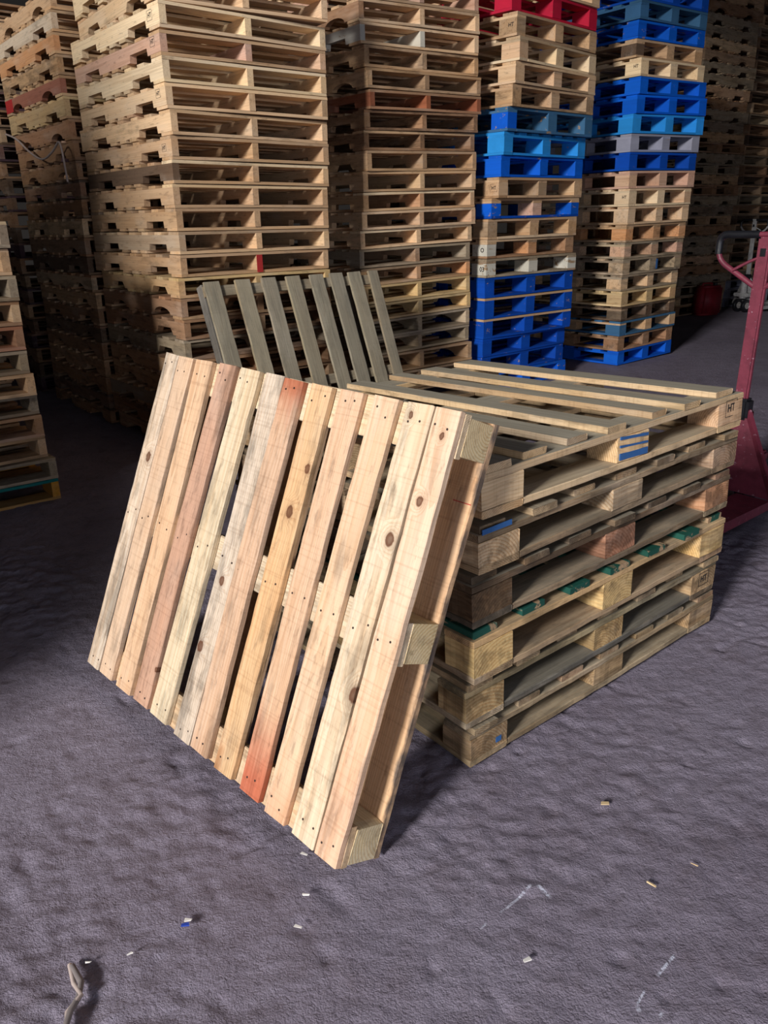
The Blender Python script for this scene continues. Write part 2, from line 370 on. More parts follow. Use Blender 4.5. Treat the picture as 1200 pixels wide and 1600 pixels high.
def stringer_pallet(t, LX, LY, H, col, dirt=.35, mat=None, st_col=None, lead_col=None, bot_col=None, swap=False, shape=None, hero=False, weather=.0, paint=False, ends=None):
    """deck boards run along X on three stringers that run along Y (swap: the other way round)"""
    mat = mat or (M_PAINT if paint else (M_WOOD if hero else M_FAR))
    if swap: t2 = t; 
    th = .0155; hs = H - 2*th; sw = .038; v = R.randrange(3)
    rz = pi/2
    def P(x, y, z): return (y, x, z) if swap else (x, y, z)
    bx, sy = (LX, LY) if not swap else (LY, LX)
    bz, sz = (0, pi/2) if not swap else (pi/2, 0)
    sh = R.choice((0, 0, 2, 1)) if shape is None else shape
    for i, x in enumerate((sw/2, bx/2, bx-sw/2)):
        c = st_col if st_col and (ends is None or i in ends) else col
        m = M_PAINT if (st_col and st_col in PAINTS) else mat
        put('stringer', stringer_mesh(sy, hs, sw, sh), m, t, P(x, sy/2, th+hs/2), sz, jig(c), dirt, weather*.3)
    n = 7; w0 = .125; w1 = .088
    gap = (sy-2*w0-(n-2)*w1)/(n-1); y = 0
    for i in range(n):
        w = w0 if i in (0, n-1) else w1
        c = lead_col if (lead_col and i == 0) else col
        put('deck_board', board(bx, w, th, hero, R.randrange(4)), mat, t, P(bx/2, y+w/2, H-th/2), bz+R.uniform(-.006, .006), jig(c, .16), dirt, weather)
        y += w+gap
    for i, yy in enumerate((.062, sy*.39, sy*.5, sy*.61, sy-.062)):
        w = w0 if i in (0, 4) else w1
        c = bot_col if (bot_col and i == 0) else col
        put('bottom_board', board(bx, w, th, hero, R.randrange(4)), mat, t, P(bx/2, yy, th/2), bz+R.uniform(-.006, .006), jig(c, .16), dirt, weather*.5)

def block_pallet(t, LX, LY, H, col, dirt=.35, paint=False, deck_along='X', deck=None, blk_col=None, blk_alt=None, deck_col=None, bot_col=None, hero=False, weather=0.0, nd=7, blk_paint=None, bw=.155, bl=.105, bearer_col=None, mats=None):
    """nine blocks between a deck on three cross bearers and a perimeter base"""
    mat = M_PAINT if paint else (M_WOOD if hero else M_FAR); mb = M_WOOD if hero else M_FAR
    th = .0185 if hero else .017; hb = H - 3*th - (.000)
    # deck boards along deck_along, bearers across
    ax = deck_along == 'X'
    A, B = (LX, LY) if ax else (LY, LX)          # A: deck board length, B: span over which the boards are spread
    def P(a, b, z): return (a, b, z) if ax else (b, a, z)
    dz, bz = (0, pi/2) if ax else (pi/2, 0)
    def pm(c): return M_PAINT if c in PAINTS else mb
    # blocks: bl along X, bw along Y
    for i, x in enumerate((bl/2, LX/2, LX-bl/2)):
        for j, y in enumerate((bw/2, LY/2, LY-bw/2)):
            c = (blk_col or col); 
            if blk_alt and (i, j) in blk_alt: c = blk_alt[(i, j)]
            m = M_PAINT if (c in PAINTS) else (M_BLOCK if hero else mb)
            if R.random() < .5: put('block', board(bl, bw, hb, hero, R.randrange(6)), m, t, (x, y, th+hb/2), 0, jig(c, .08), dirt, 0)
            else: put('block', board(bw, bl, hb, hero, R.randrange(6)), m, t, (x, y, th+hb/2), pi/2, jig(c, .08), dirt, 0)
    for a in (bl/2 if ax else bw/2, A/2, A-(bl/2 if ax else bw/2)):
        w = (bl if ax else bw)
        put('cross_bearer', board(B, w, th, hero, R.randrange(4)), pm(bearer_col) if bearer_col else mat, t, P(a, B/2, th+hb+th/2), bz, jig(bearer_col or col, .1), dirt, weather)
    if deck is None:
        w0, w1 = (.12, .09); gap = (B-2*w0-(nd-2)*w1)/(nd-1); deck = []; y = 0
        for i in range(nd):
            w = w0 if i in (0, nd-1) else w1; deck.append((y+w/2, w, 0, 0, 0, None)); y += w+gap
    for (b, w, off, sk, dl, c) in deck:
        cc = c or (deck_col if deck_col else col)
        put('deck_board', board(A+dl, w, th, hero, R.randrange(4)), pm(cc) if cc in PAINTS else mat if not (c or deck_col) else mb, t, P(A/2+off, b, H-th/2), dz+(sk if ax else -sk), jig(cc, .12), dirt, weather)
    # base: Y boards at both ends full length, X boards between them
    bc = bot_col or col; mm = M_PAINT if bc in PAINTS else mb
    for x in (bl/2, LX-bl/2):
        put('bottom_board', board(LY, bl, th, hero, R.randrange(4)), mm, t, (x, LY/2, th/2), pi/2, jig(bc, .12), dirt, weather*.6)
    for y in (bw/2, LY/2, LY-bw/2):
        put('bottom_board', board(LX-2*bl-.006, bw if y != LY/2 else bl*.8, th, hero, R.randrange(4)), mm, t, (LX/2, y, th/2), 0, jig(bc, .12), dirt, weather*.6)
STACKS = {
 'B': (0.6833, [(-1.086,4.443,2.375,0.01,-3.3), (-1.065,4.442,2.257,-0.003,0.6), (-1.074,4.439,2.134,0.005,-0), (-1.074,4.439,2.015,0.004,0.1), (-1.073,4.44,1.895,0.003,0.1), (-1.063,4.448,1.774,-0.003,1.7), (-1.073,4.448,1.656,-0.002,0.6), (-1.081,4.448,1.54,-0.005,0.4), (-1.091,4.45,1.418,-0.004,0.4), (-1.089,4.452,1.3,-0.004,0.7), (-1.087,4.454,1.179,-0.002,1), (-1.092,4.452,1.058,-0.001,1.4), (-1.115,4.445,0.946,-0,-1.5), (-1.113,4.445,0.829,-0,-1), (-1.109,4.448,0.716,-0,-0.6)]),
 'C': (0.6565, [(-0.094,5.52,2.493,0.029,-1.1), (-0.089,5.52,2.37,0.025,-0.5), (-0.065,5.524,2.243,0.028,1.3), (-0.05,5.522,2.125,0.022,0.9), (-0.035,5.522,2.006,0.027,1.8), (-0.069,5.522,1.884,0.03,0.7), (-0.079,5.521,1.765,0.027,1.5), (-0.063,5.521,1.639,0.026,1.4), (-0.092,5.52,1.512,0.024,-0.7), (-0.091,5.52,1.391,0.025,-0.1), (-0.104,5.519,1.273,0.026,-2), (-0.122,5.519,1.152,0.028,-1.4), (-0.131,5.519,1.028,0.021,-1.2), (-0.116,5.519,0.907,0.025,-0.2), (-0.107,5.52,0.785,0.025,0.3), (-0.102,5.521,0.665,0.028,0.1), (-0.102,5.52,0.54,0.024,0.6), (-0.102,5.52,0.418,0.024,0.8)]),
 'D': (0.7190, [(0.857,5.577,2.545,0.006,2.6), (0.892,5.574,2.407,0.01,4.4), (0.915,5.571,2.271,0.005,5.6), (0.894,5.571,2.143,0.008,3.6), (0.88,5.571,2.012,0.01,3), (0.855,5.577,1.868,0.007,1.1), (0.836,5.582,1.726,0.008,2.6), (0.823,5.583,1.592,0.009,2.3), (0.813,5.583,1.461,0.008,1.3), (0.768,5.589,1.331,0.006,-1), (0.747,5.591,1.197,0.007,-2), (0.746,5.592,1.072,0.007,-1), (0.743,5.592,0.945,0.008,-3.2), (0.738,5.592,0.806,0.006,-2.4), (0.739,5.589,0.661,0.003,-2.7), (0.736,5.589,0.523,0.001,-2.7)]),
 'E': (0.6506, [(2.183,7.327,2.847,0.012,-0.6), (2.177,7.329,2.709,0.017,-0.9), (2.174,7.33,2.57,0.018,-0.7), (2.222,7.316,2.43,0.019,0.4), (2.228,7.311,2.296,0.021,-1.2), (2.214,7.316,2.15,0.023,-3.8), (2.196,7.323,1.998,0.019,-4.8), (2.194,7.324,1.851,0.022,-3.5), (2.195,7.324,1.705,0.015,-2.7), (2.207,7.321,1.558,0.019,-2.1), (2.217,7.318,1.411,0.016,-0.3), (2.223,7.317,1.258,0.017,0.6), (2.219,7.318,1.108,0.015,1.1), (2.219,7.319,0.966,0.015,1.4), (2.218,7.319,0.824,0.015,1.6), (2.215,7.32,0.681,0.015,2.4), (2.229,7.317,0.543,0.013,3.5), (2.238,7.317,0.411,0.015,3.7), (2.237,7.319,0.275,0.016,2.4), (2.232,7.321,0.135,0.013,3), (2.245,7.322,0.002,0.013,3.4)]),
 'F': (0.6832, [(0.23,1.603,0.823,0.028,1.4), (0.221,1.617,0.696,0.012,0.2), (0.217,1.613,0.559,0.021,0.1), (0.205,1.611,0.418,0.022,-0.2), (0.211,1.6,0.269,0.013,0.1), (0.194,1.611,0.131,0.014,-0.4), (0.21,1.63,0.001,0.009,-0.4)]),
 'K': (0.7008, [(-2.501,3.187,1.375,-0.01,-0.9), (-2.509,3.183,1.255,-0.009,0.2), (-2.517,3.179,1.134,-0.011,1), (-2.512,3.18,1.017,-0.01,-0.6), (-2.516,3.178,0.9,-0.01,0.1), (-2.519,3.176,0.784,-0.011,-0), (-2.52,3.175,0.67,-0.012,-0), (-2.513,3.181,0.56,-0.011,-0.9), (-2.508,3.189,0.453,-0.007,1.3), (-2.508,3.189,0.34,-0.009,0.3), (-2.505,3.19,0.227,-0.01,1.3), (-2.487,3.2,0.114,-0.008,-1), (-2.489,3.197,-0.002,-0.01,-0.5)]),
 'A': (0.6789, [(-1.937,5.375,2.437,0,0), (-1.941,5.371,2.321,0,0), (-1.938,5.37,2.207,0,0), (-1.939,5.367,2.092,0,0), (-1.934,5.371,1.967,0,0), (-1.922,5.376,1.847,0,0), (-1.917,5.378,1.73,0,0), (-1.917,5.377,1.616,0,0), (-1.913,5.378,1.501,0,0), (-1.918,5.376,1.385,0,0), (-1.931,5.371,1.265,0,0), (-1.934,5.37,1.145,0,0), (-1.934,5.37,1.03,0,0), (-1.927,5.373,0.916,0,0), (-1.915,5.379,0.807,0,0), (-1.914,5.379,0.694,0,0), (-1.916,5.379,0.582,0,0), (-1.922,5.378,0.468,0,0), (-1.922,5.373,0.344,0,0), (-1.925,5.369,0.223,0,0), (-1.928,5.369,0.109,0,0), (-1.93,5.37,-0.002,0,0)]),
}
def yawdir(a): return V((cos(a), sin(a), 0)), V((-sin(a), cos(a), 0))

def text_mesh(txt, size):
    cu = bpy.data.curves.new('stamp', 'FONT'); cu.body = txt; cu.size = size; cu.extrude = .0003; cu.align_x = 'CENTER'; cu.align_y = 'CENTER'; cu.offset = size*.02
    o = bpy.data.objects.new('tmp', cu); C.objects.link(o); dg = bpy.context.evaluated_depsgraph_get()
    me = bpy.data.meshes.new_from_object(o.evaluated_get(dg)); bpy.data.objects.remove(o); bpy.data.curves.remove(cu); return me
def stamp(parent, txt, loc, face, size=.03, mat=None, frame=True):
    """printed treatment mark; face 'L' looks along -X, 'R' along -Y of the pallet"""
    me = text_mesh(txt, size); bm = bmesh.new(); bm.from_mesh(me)
    if frame:
        w, h, t = size*.95*max(1, len(txt)*.42), size*.75, size*.045
        for (cx, cy, sx, sy) in ((0, h, w*2, t), (0, -h, w*2, t), (-w, 0, t, h*2), (w, 0, t, h*2)):
            g = bmesh.ops.create_cube(bm, size=1)['verts']; bmesh.ops.scale(bm, vec=(sx, sy, .0006), verts=g); bmesh.ops.translate(bm, vec=(cx, cy, 0), verts=g)
    bm.to_mesh(me); bm.free(); me.materials.clear()
    return link('stamp', me, mat or M_INK, parent, loc, (pi/2, 0, -pi/2) if face == 'L' else (pi/2, 0, 0))
def patch(name, parent, loc, dims, mat, rot=(0, 0, 0)):
    return link(name, box(*dims, .0), mat, parent, loc, rot)

ORD = 'topmost second third fourth fifth sixth seventh eighth ninth tenth eleventh twelfth thirteenth fourteenth fifteenth sixteenth seventeenth eighteenth nineteenth twentieth twenty-first twenty-second twenty-third twenty-fourth twenty-fifth twenty-sixth twenty-seventh twenty-eighth twenty-ninth thirtieth thirty-first thirty-second thirty-third thirty-fourth'.split()
def pallet_label(look, i, where): return '%s pallet, %s%s %s' % (look, ORD[i], '' if i == 0 else ' down', where)

def levels(key, above, hab, below):
    """(x, y, z, tilt, yaw, height) of each pallet from the top down, from the level lines of the stack"""
    yaw, B = STACKS[key]; B = [tuple(b) for b in B]
    for i in range(above): x, y, z, t, dy = B[0]; B.insert(0, (x+R.uniform(-.01, .01), y+R.uniform(-.01, .01), z+hab, t, dy+R.uniform(-1, 1)))
    if below:
        x, y, z, t, dy = B[-1]
        for i in range(1, below+1): B.append((x+R.uniform(-.01, .01), y+R.uniform(-.01, .01), z*(1-i/below), t*(1-i/below), R.uniform(-1, 1)))
    out = []
    for a, b in zip(B, B[1:]):
        x, y, z, t, dy = b; z = max(z, .0); h = min(a[2]-z, a[2]+a[3]-z-t) - .0032
        out.append((x, y, z, t, yaw+radians(dy), h))
    return out

def build_stack(key, where, group, lv, LX, kinds, LY=1.219):
    res = []
    for i, (x, y, z, t, yaw, h) in enumerate(lv):
        k = kinds[i] if i < len(kinds) else kinds[-1]
        look, fn, kw = k
        o = thing('pallet', pallet_label(look, i, where), 'pallet', group=group)
        fn(o, LX, kw.pop('LY', LY) if False else LY, h, **kw)
        place(o, x, y, z, yaw, t/LX)
        res.append(o)
    return res

def SP(look, col, **kw): return (look+' stringer', stringer_pallet, dict(col=col, **kw))
def BP(look, col, **kw): return (look+' block', block_pallet, dict(col=col, **kw))

# ---- tall stack behind the leaning pallet
kB = [SP('light pine', LPINE, dirt=.3), SP('light pine', PINE, dirt=.3), SP('light pine', LPINE, shape=0, dirt=.3), SP('pinkish pine', MID, st_col=PINK, dirt=.35, shape=0), SP('light pine', LPINE, shape=0, dirt=.2),
      SP('pale pine', PINE, shape=0, dirt=.2), SP('pale stamped pine', PINE, shape=0), SP('tan pine', MID, shape=0, dirt=.3), SP('dark-sided', MID, st_col=DARK, ends=(0,), shape=0, lead_col=LPINE),
      SP('tan pine', MID, shape=0, lead_col=LPINE), SP('tan pine', MID, shape=0), SP('tan pine', PINE, shape=0, dirt=.3), SP('red-sprayed tan', MID, shape=0), SP('yellowish tan', YELL, shape=2),
      SP('brown', BROWN, shape=1), SP('brown', BROWN, shape=2, dirt=.5), SP('greyish', OLD, shape=2, dirt=.5), SP('brown', BROWN, shape=1), SP('brown', MID, shape=1, dirt=.5), SP('pale-sided', MID, st_col=OLD, shape=2), SP('brown', BROWN, dirt=.5)]
lvB = levels('B', 2, .121, 6)
sB = build_stack('B', 'in the stack behind the leaning pallet', 'pallets of the tall stack behind the leaning pallet', lvB, 1.016, kB)
stamp(sB[3], 'HT', (-.0006, .09, .07), 'L', .028); stamp(sB[5], 'HT', (-.0006, .09, .075), 'L', .026)
stamp(sB[7], 'HT', (-.0006, .09, .06), 'L', .024); stamp(sB[2], 'HT', (-.0006, .11, .066), 'L', .03)
h12 = lvB[12][5]; patch('red_mark', sB[12], (.508, -.0009, h12/2), (.04, .0012, h12-.006), M_REDINK)

# ---- tall natural stack in the middle
kC = [SP('pinkish', MID, st_col=PINK, dirt=.3), SP('brown-sided pine', PINE, st_col=BROWN, ends=(0,), dirt=.4), SP('white-sided pine', PINE, st_col=WHITE, ends=(0, 1)), SP('grey pine', MID, dirt=.6), SP('tan pine', MID, dirt=.5), SP('reddish brown', BROWN, st_col=srgb(150, 92, 66), dirt=.3),
      SP('dark brown', BROWN, dirt=.6), SP('reddish brown', BROWN, dirt=.5, lead_col=MID), SP('tan pine', MID, shape=2), SP('tan pine', MID, shape=0), SP('tan pine', MID, shape=0, lead_col=LPINE), SP('tan pine', PINE, shape=0),
      SP('tan pine', PINE, shape=0, lead_col=LPINE), SP('greyish tan', OLD, shape=0), SP('orange-sided tan', MID, st_col=ORANGE, ends=(2,), shape=0), SP('yellowish tan', YELL, shape=0), SP('tan pine', YELL, shape=2), SP('greyish tan', OLD), SP('greyish tan', OLD), SP('tan pine', MID), SP('tan pine', MID)]
lvC = levels('C', 2, .123, 3)
sC = build_stack('C', 'in the stack left of the red-pallet stack', 'pallets of the tall natural stack in the middle', lvC, 1.016, kC)

# ---- stack with the red pallet
bl = dict(blk_col=None)
kD = [BP('natural', PINE), BP('red-painted', RED, paint=True, dirt=.25), BP('stamped brownish', MID, dirt=.4), BP('stamped light pine', LPINE, dirt=.2), BP('light pine', PINE, dirt=.2), BP('brownish grey', MID, dirt=.5),
      BP('worn grey-blue', GBLUE, paint=True, dirt=.4, blk_alt={(0, 0): BLUE}), BP('sky-blue', LBLUE, paint=True, deck_along='Y', dirt=.3), BP('bright blue', BLUE, paint=True, dirt=.2), BP('stamped natural', MID, dirt=.3),
      BP('half-blue natural', MID, blk_col=BLUE, blk_alt={(1, 0): PINK}, bot_col=DBLUE), BP('natural', MID, dirt=.4), BP('white-ended brown', BROWN, blk_alt={(0, 0): WHITE, (1, 0): ORANGE, (2, 0): ORANGE}, dirt=.4), BP('white-blocked', OLD, blk_col=WHITE, dirt=.5),
      BP('blue', DBLUE, paint=True, dirt=.3), BP('bare-topped blue', DBLUE, paint=True, deck_col=MID, dirt=.3), BP('bare-topped worn blue', DBLUE, paint=True, deck_col=MID, dirt=.4), BP('deep blue', DBLUE, paint=True, dirt=.25), BP('blue', DBLUE, paint=True), BP('blue', BLUE, paint=True), BP('blue', BLUE, paint=True)]
yD, BD = STACKS['D']; STACKS['D'] = (yD, [(x*1.11, y*1.11, CAM_H+(z-CAM_H)*1.11, t*1.11, dy) for x, y, z, t, dy in BD])
lvD = levels('D', 2, .152, 3)
sD = build_stack('D', 'in the stack holding the red pallet', 'pallets of the tall stack with the red pallet', lvD, 1.078, kD, 1.2)
for i in (2, 3, 9): stamp(sD[i], 'HT', (-.0006, .05, .07), 'L', .035, frame=(i != 2))
stamp(sD[12], 'O', (-.0006, .05, .06), 'L', .045, frame=False)
stamp(sD[13], '16', (1.03, -.0006, .068), 'R', .055, frame=False); stamp(sD[13], '03', (-.0006, .045, .06), 'L', .05, frame=False)

# ---- rightmost tall stack in the light
kE = [BP('blue', DBLUE, paint=True), BP('dull blue', GBLUE, paint=True, dirt=.3), BP('blue', BLUE, paint=True, dirt=.4), BP('black-blocked natural', MID, blk_alt={(0, 0): DARK}, dirt=.4), BP('stamped light pine', LPINE, dirt=.15),
      BP('blue', BLUE, paint=True, dirt=.2), BP('bright blue', BLUE, paint=True, dirt=.15), BP('sky-blue', LBLUE, paint=True, dirt=.2), BP('lavender-grey', PGREY, paint=True, dirt=.1), BP('strong blue', DBLUE, paint=True, dirt=.1), BP('pinkish tan', PINK, dirt=.2),
      BP('stamped pale', LPINE, dirt=.3), BP('pale natural', PINE, dirt=.4), BP('orange-blocked', MID, blk_col=ORANGE, dirt=.5), BP('pinkish grey', OLD, blk_col=PINK, dirt=.5), BP('blue-patched brown', OLD, dirt=.6), BP('greyish natural', OLD, blk_col=PINE, dirt=.5),
      BP('yellowish', YELL, dirt=.4), BP('dark brown weathered', DARK, dirt=.6), BP('blue-bottomed', MID, bot_col=GBLUE, deck_col=GBLUE, blk_alt={(0, 0): GBLUE}), BP('brown', BROWN, dirt=.5), BP('bright blue', BLUE, paint=True, dirt=.15)]
lvE = levels('E', 2, .138, 0)
sE = build_stack('E', 'in the stack right of the red-pallet stack', 'pallets of the tall stack ending in a blue pallet on the floor', lvE, .955, kE, 1.15)
for i in (4, 11): stamp(sE[i], 'HT', (-.0006, .05, .075), 'L', .035, frame=False)
patch('blue_mark', sE[15], (.54, -.0008, .07), (.028, .0012, .09), M_BLUEINK)

# ---- shaded stack on the left
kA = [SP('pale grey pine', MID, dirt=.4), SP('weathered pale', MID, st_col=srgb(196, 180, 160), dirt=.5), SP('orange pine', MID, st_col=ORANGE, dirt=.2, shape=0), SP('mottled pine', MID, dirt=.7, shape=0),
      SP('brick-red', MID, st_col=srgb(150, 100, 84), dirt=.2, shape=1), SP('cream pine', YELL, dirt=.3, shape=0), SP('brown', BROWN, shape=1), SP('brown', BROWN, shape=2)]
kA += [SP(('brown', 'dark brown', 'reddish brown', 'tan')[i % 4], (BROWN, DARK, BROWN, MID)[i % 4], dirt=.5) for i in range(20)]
yA0, BA0 = STACKS['A']; STACKS['A'] = (yA0, [(x*1.012, y*1.012, CAM_H+(z-CAM_H)*1.012, t, dy) for x, y, z, t, dy in BA0])
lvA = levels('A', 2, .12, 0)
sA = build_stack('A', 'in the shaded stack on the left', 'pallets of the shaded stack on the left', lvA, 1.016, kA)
patch('red_mark', sA[4], (-.0008, 1.13, lvA[4][5]*.5), (.0012, .17, .082), M_REDINK)

# ---- low stack at the left edge
kK = [SP('pale', OLD, dirt=.5)]+[SP(l, c, dirt=d) for l, c, d in (('tan', MID, .4), ('grey-brown', OLD, .5), ('reddish brown', BROWN, .3), ('reddish brown', srgb(170, 118, 90), .3), ('white-ended', OLD, .4), ('brown', MID, .4), ('grey-brown', OLD, .5), ('reddish-ended', BROWN, .4), ('tan', MID, .4), ('green-decked grey', OLD, .5))]
kK.append(SP('ochre bottom', srgb(196, 142, 50), dirt=.3, lead_col=srgb(20, 110, 110)))
lvK = levels('K', 0, .1, 0)
sK = build_stack('K', 'in the low stack at left edge', 'pallets of the low stack at the left edge', lvK, 1.016, kK)

# ---- stacks deeper in the warehouse
def far_stack(where, group, x, y, yaw, n, LX, h, gen, LY=1.2, drift=.02):
    lv = []; z = 0
    for i in range(n):
        hh = h+R.uniform(-.006, .006); lv.append((x+R.uniform(-drift, drift), y+R.uniform(-drift, drift), z, R.uniform(-.004, .004)*0, yaw+radians(R.uniform(-1.5, 1.5)), hh-.003)); z += hh
    lv = lv[::-1]
    return build_stack('', where, group, lv, LX, [gen(i, n-1-i) for i in range(n)], LY)
def genG(i, up):
    c = (OLD, MID, BROWN, OLD)[i % 4]; l = ('grey-brown', 'tan', 'brown', 'weathered grey')[i % 4]
    if up in (0, 1, 2, 9, 12, 14, 16): return BP(l, c, dirt=.5)
    return SP(l, c, dirt=.5, swap=True, shape=(0, 0, 1, 2)[i % 4])
far_stack('in the dim stack behind the red can', 'pallets of the dim stack behind the red can', 4.10, 10.98, radians(37), 31, 1.22, .131, genG, 1.05)
def genH(i, up):
    if up < 3: return BP('light grey painted', PGREY, paint=True, dirt=.3)
    return SP(('brown', 'dark brown', 'tan', 'grey-brown')[i % 4], (BROWN, DARK, MID, OLD)[i % 4], dirt=.5)
far_stack('in the dim stack at right edge', 'pallets of the dim stack at the right edge', 5.25, 12.05, radians(37), 31, 1.22, .132, genH, 1.05)
far_stack('in the dark stack at far left', 'pallets of the dark stack at the far left', -2.93, 6.63, radians(39), 24, 1.016, .121, lambda i, up: SP(('brown', 'dark brown', 'purplish brown')[i % 3], (BROWN, DARK, srgb(80, 60, 70))[i % 3], dirt=.5), 1.219)

# ---- front stack of six
GAIN = 1.0
FL, FWD = 1.175, 1.12
lvF = levels('F', 0, .1, 0)
deck6 = [(1.079, .098), (.878, .085), (.722, .07), (.515, .08), (.354, .08), (.194, .084), (.05, .10)]
W6 = srgb(206, 170, 128)
def deckY(xs, w, col, off=0.0): return [(x, w+R.uniform(-.006, .006), off+R.uniform(-.012, .012), R.uniform(-.006, .006), 0, col) for x in xs]
evn = lambda n: [.05+(FL-.1)*i/(n-1) for i in range(n)]
kF = [
 ('grey-decked', dict(col=srgb(205, 178, 140), deck=[(x, w, (.012, .0, .012, .004, .01, .012, .0)[i], (0, .004, -.004, .003, 0, -.003, 0)[i], 0, None) for i, (x, w) in enumerate(deck6)], weather=1.0, dirt=.4, blk_col=srgb(218, 190, 152))),
 ('brownish grey', dict(col=srgb(168, 146, 118), deck=deckY(evn(7), .09, None), weather=.6, dirt=.7, blk_col=srgb(176, 146, 118))),
 ('dark weathered', dict(col=srgb(124, 106, 86), deck=deckY(evn(7), .09, None), weather=.6, dirt=.85, blk_alt={(2, 0): ORANGE, (0, 0): srgb(128, 104, 80), (1, 0): srgb(170, 126, 104)}, bot_col=srgb(120, 110, 98))),
 ('green-boarded yellow', dict(col=srgb(206, 174, 122), deck=deckY(evn(7), .085, GREEN), weather=.3, dirt=.6, blk_col=srgb(214, 184, 130), bot_col=srgb(160, 138, 108))),
 ('grey-green', dict(col=srgb(170, 156, 124), deck=deckY(evn(7), .09, srgb(200, 176, 140)), weather=.5, dirt=.85, blk_col=srgb(196, 168, 124), bot_col=srgb(130, 124, 112))),
 ('tan bottom', dict(col=srgb(170, 150, 120), deck=deckY(evn(7), .09, None), weather=.5, dirt=.7, blk_col=srgb(178, 152, 118), bot_col=srgb(176, 156, 124)))]
sF = []
for i, ((x, y, z, t, yaw, h), (look, kw)) in enumerate(zip(lvF, kF)):
    o = thing('pallet', pallet_label(look+' block', i, 'in the waist-high front stack'), 'pallet', group='pallets of the waist-high front stack')
    block_pallet(o, FL, FWD, h-(.0082 if i else 0), deck_along='Y', hero=True, bl=.14, bw=.10, **kw)
    place(o, x, y, z, yaw, t/FL, -.040*(z+h)/.82); sF.append(o)
for o in sF:      # the planks that differ say so
    for c in o.children: pass
# paint marks on the front stack
h6 = lvF[0][5]
for k, (dz, w) in enumerate(((.014, .018), (.040, .006), (.062, .008))): patch('blue_stripe', sF[0], (FL/2, -.0022, .0185+dz), (.130, .0024, w), M_BLUEINK, rot=(0, R.uniform(-.1, .1), 0))
patch('blue_stripe', sF[1], (.06, -.0022, lvF[1][5]-.020), (.10, .0024, .013), M_BLUEINK)
patch('blue_stripe', sF[5], (.105, -.0012, .04), (.02, .0012, .016), M_BLUEINK)
stamp(sF[0], 'HT', (FL-.07, -.0014, .068), 'R', .034); stamp(sF[4], 'HT', (FL-.07, -.0014, .06), 'R', .03)

# ---- pallet leaning on the front stack
G0 = V((-.0235, 1.337, 0)); LA = radians(133.86); LPH = radians(22.735); LLn, LWd, LTk = .9945, 1.1817, .1392
e = V((cos(LA), sin(LA), 0)); back = V((sin(LA), -cos(LA), 0)); upv = V((0, 0, cos(LPH))) + back*sin(LPH); nn = V((0, 0, sin(LPH))) - back*cos(LPH)
lean = thing('pallet', 'bright pine pallet leaning on edge against the front stack, deck facing left', 'pallet')
org = G0 + e*LWd; X = -e
lean.location = org; lean.rotation_euler = Matrix(((X.x, upv.x, nn.x), (X.y, upv.y, nn.y), (X.z, upv.z, nn.z))).to_euler()
LB = [((1.171, 1.102), (1.197, 1.120), srgb(226, 205, 182), .55, .994, -.003), ((1.096, 1.019), (1.112, 1.035), srgb(222, 190, 160), .3, .991, -.001), ((1.006, .913), (.998, .924), srgb(224, 186, 150), .35, .994, -.002),
      ((.881, .802), (.899, .820), srgb(200, 158, 132), .4, .996, .002), ((.775, .692), (.800, .713), srgb(224, 204, 172), .4, .994, .002), ((.659, .588), (.670, .589), srgb(218, 200, 180), .6, .994, 0),
      ((.583, .510), (.588, .507), srgb(216, 180, 150), .35, .992, .003), ((.475, .401), (.473, .396), srgb(222, 182, 136), .35, .991, .002), ((.370, .293), (.360, .284), srgb(222, 186, 154), .3, .993, .002),
      ((.256, .179), (.257, .184), srgb(228, 194, 160), .25, .994, 0), ((.1525, .0765), (.1545, .0775), srgb(230, 208, 178), .35, .995, .001), ((.0705, .004), (.0755, .003), srgb(232, 200, 170), .3, .995, .001)]
KN = {0: [(1.13, .677, .013)], 5: [(.628, .441, .011), (.647, .254, .013)], 7: [(.412, .789, .010), (.435, .677, .013)], 10: [(.098, .701, .013), (.133, .967, .007), (.080, .357, .015)], 11: [(.047, .797, .009), (.035, .938, .006)], 3: [(.82, .12, .006)]}
ST = {6: [(.36, .50, None, 0, (.62, .22, .13), .85), (-.44, -.50, None, 0, (.8, .72, .66), .6)], 8: [(-.22, -.48, None, 0, (.72, .26, .20), .9)], 11: [(-.1, -.35, None, 0, (.98, .84, .80), .7)], 9: [(-.3, -.5, None, 0, (.97, .82, .78), .8)],
      7: [(-.42, -.46, .0, .02, (.62, .42, .28), .7)], 0: [(.0, -.1, None, 0, (.86, .88, .9), .5)]}
BLOOK = ['pale greyish plank with a long knot', 'pink tan plank', 'tan plank with black smudge', 'reddish brown plank', 'cream plank', 'pale grey plank with two knots', 'plank with dark red top end', 'honey plank with knots', 'plank with red stained foot', 'pale pink plank', 'cream plank with large knot', 'outermost cream plank with small knots']
nm = []
for i, ((a0, a1), (b0, b1), colr, dirt, y1, y0) in enumerate(LB):
    ct, cb = (a0+a1)/2, (b0+b1)/2; w = ((a0-a1)+(b0-b1))/2; L = y1-y0
    cx, cy = (ct+cb)/2, (y0+y1)/2; ang = math.atan2(ct-cb, L)     # s grows to the left
    mat = M_WOOD
    if i in KN or i in ST:
        mat = wood_material('pine_plank', knots=[(ky-cy, (kx-cx-(ky-cy)*(ct-cb)/L), kr) for kx, ky, kr in KN.get(i, [])], stains=ST.get(i, []))
    colr = tuple(q*.86+.02*k for q, k in zip(colr, (.6, .9, 1.2))); o = put('deck_board', board(L, w, .0185, True, i), mat, lean, (LWd-cx, cy, LTk-.00925), pi/2+ang, colr, dirt+.1)
    o['label'] = BLOOK[i]
    for ty in (.035, .5, .96):
        for q in (-.25, .22): nm.append((LWd-cx+q*w+R.uniform(-.006, .006), ty+R.uniform(-.012, .012)))
